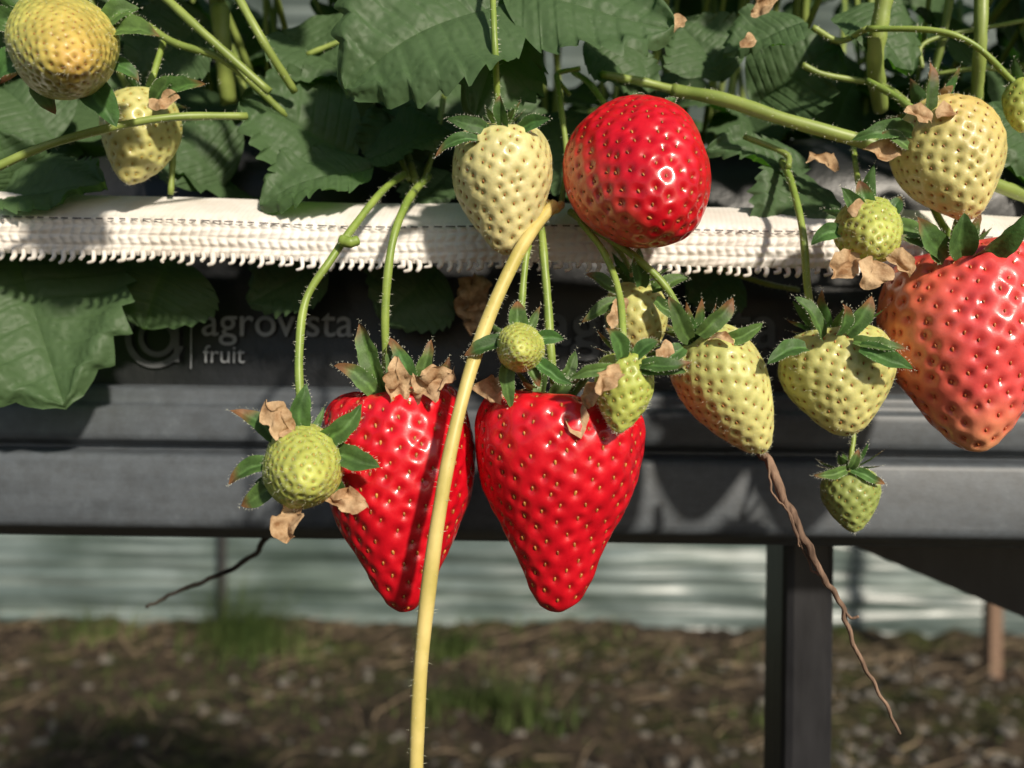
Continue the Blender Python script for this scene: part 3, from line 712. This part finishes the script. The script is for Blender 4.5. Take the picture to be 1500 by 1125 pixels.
for i in range(1300):
    x=random.uniform(-3.4,3.4); y=random.choice([random.uniform(2.1,3.8),random.uniform(3.3,3.8)]); l=random.uniform(.03,.22); t=random.uniform(-.9,.9)+ (math.pi/2 if random.random()<.2 else 0)
    d=np.array([math.cos(t),math.sin(t),random.uniform(-.05,.35)]); p=np.array([x,y,gz(x,y)+.004]); 
    pth=catmull([p,p+d*l*.5+rng.normal(0,.012,3),p+d*l],3); tube(a,pth,np.linspace(1,.4,len(pth))*random.choice([.0012,.002,.0035,.005]),5)
a.obj('straw',simple('straw_dry',(0.06,0.042,0.026),(0.36,0.27,0.17),3,0.9))
a=Acc()
def tuft(cx,cy,n,h,spread):
    for i in range(n):
        x=cx+random.gauss(0,spread); y=cy+random.gauss(0,spread*.6); z=gz(x,y)-.004; t=random.uniform(0,6.28); l=h*random.uniform(.4,1.1); w=random.uniform(.0025,.006)
        d=np.array([math.cos(t),math.sin(t)*.5,0]); bend=random.uniform(.2,1.1); s=np.array([-d[1],d[0],0])+np.array([.5,0,0]); s=nrm(s)*w; V=[]
        for q in (0,.35,.7,1):
            c=np.array([x,y,z])+d*l*bend*q*q+np.array([0,0,l*q*(1-.35*bend*q)]); V+= [c-s*(1-q*.9),c+s*(1-q*.9)]
        a.add(V,gridF(4,2))
for cx,cy,n,h,s in [(-1.18,3.5,420,.38,.10),(-1.05,3.4,160,.22,.16),(-.25,3.5,200,.28,.07),(-.05,2.85,150,.22,.08),(.1,2.72,130,.20,.09),(-.25,2.8,90,.18,.06),(.85,2.8,60,.12,.1),(-1.2,2.6,700,.03,.5),(-.9,2.95,300,.05,.3),(0,2.5,900,.03,.9),(-1.5,3.0,300,.05,.4),(1.3,2.55,500,.03,.4),(0.3,3.55,100,.12,.25),(-1.9,3.6,120,.22,.10),(.9,3.5,80,.10,.2)]:
    tuft(cx,cy,n,h,s)
a.obj('grass',simple('grass_blades',(0.04,0.080,0.018),(0.15,0.20,0.06),4,0.6,transl=.2),None,False)

# ---------------------------------------------------------------- polytunnel side sheet
E=empty('polytunnel'); xs3=np.linspace(-9,9,420); V=[]; zr=np.r_[np.linspace(-.05,1.3,110),np.linspace(1.34,4.0,24)]
for z in zr:
    for x in xs3:
        f=noise.fractal(Vector((x*0.5,z*13,0)),0.8,2.0,3)*0.03+noise.noise(Vector((x*3+z*4,z*5,9)))*0.025
        V.append((x,3.95+f-0.10*max(0,z-1.2)**2,z))
m,nt,b=mat('polythene_sheet'); n1=noisetex(nt,objcoord(nt,(0.35,1,14)),1.6,5,0.6); n2=noisetex(nt,objcoord(nt,(1,1,1.5)),1.1,5,0.65)
r=ramp(nt,n1,[(0.32,(0.08,0.105,0.10)),(0.5,(0.135,0.17,0.17)),(0.66,(0.30,0.35,0.345))]); r2=ramp(nt,n2,[(0.36,(0.42,0.48,0.42)),(0.6,(1.0,1.02,1.0))])  # lighter horizontal bands: reflection streaks painted into the sheet colour
nt.links.new(mixc(nt,1.0,r.outputs[0],r2.outputs[0],'MULTIPLY'),b.inputs['Base Color']); b.inputs['Roughness'].default_value=0.35
mkobj('side_sheet',V,gridF(len(zr),len(xs3)),m,E)
a=Acc()
for x in (-6.2,-3.8,-1.40,3.4,5.8): tube(a,np.array([[x,3.85,-.1],[x,3.85,1.4],[x,3.6,3.0]]),[.02]*3,12)
a.obj('hoop_legs',simple('galvanised',(0.05,0.05,0.05),(0.12,0.12,0.12),30,0.5),E)
E=empty('wooden_stake'); a=Acc(); box(a,2.03,2.085,3.3,3.36,-.05,1.0,.004); a.obj('stake',M_TWIG,E,False)

# ---------------------------------------------------------------- camera, light
cam=bpy.data.cameras.new('camera'); co=link(bpy.data.objects.new('camera',cam))
cam.sensor_width=36; cam.lens=36*D/(1500*K); cam.clip_start=0.01; cam.clip_end=600
co.matrix_world=Matrix.Translation((0,-D,H))@Matrix.Rotation(-ROLL,4,'Y')@Matrix.Rotation(math.pi/2,4,'X')
cam.dof.use_dof=True; cam.dof.focus_distance=D-0.012; cam.dof.aperture_fstop=10.5
bpy.context.scene.camera=co
AZ=math.radians(28); EL=math.radians(28)
sd=Vector((math.sin(AZ)*math.cos(EL),-math.cos(AZ)*math.cos(EL),math.sin(EL)))
sl=bpy.data.lights.new('sun','SUN'); sl.energy=4.8; sl.angle=math.radians(3.5); sl.color=(1,0.90,0.75)
so=link(bpy.data.objects.new('sun',sl)); so.rotation_euler=sd.to_track_quat('Z','Y').to_euler()
wd=bpy.data.worlds.new('World'); bpy.context.scene.world=wd; wd.use_nodes=True; nt=wd.node_tree
sk=nt.nodes.new('ShaderNodeTexSky'); sk.sky_type='NISHITA'; sk.sun_disc=False; sk.sun_elevation=EL; sk.sun_rotation=math.atan2(sd.x,sd.y)
nt.links.new(sk.outputs[0],nt.nodes['Background'].inputs[0]); nt.nodes['Background'].inputs[1].default_value=0.075
sn=bpy.context.scene; sn.view_settings.view_transform='Standard'; sn.view_settings.look='None'; sn.view_settings.exposure=0
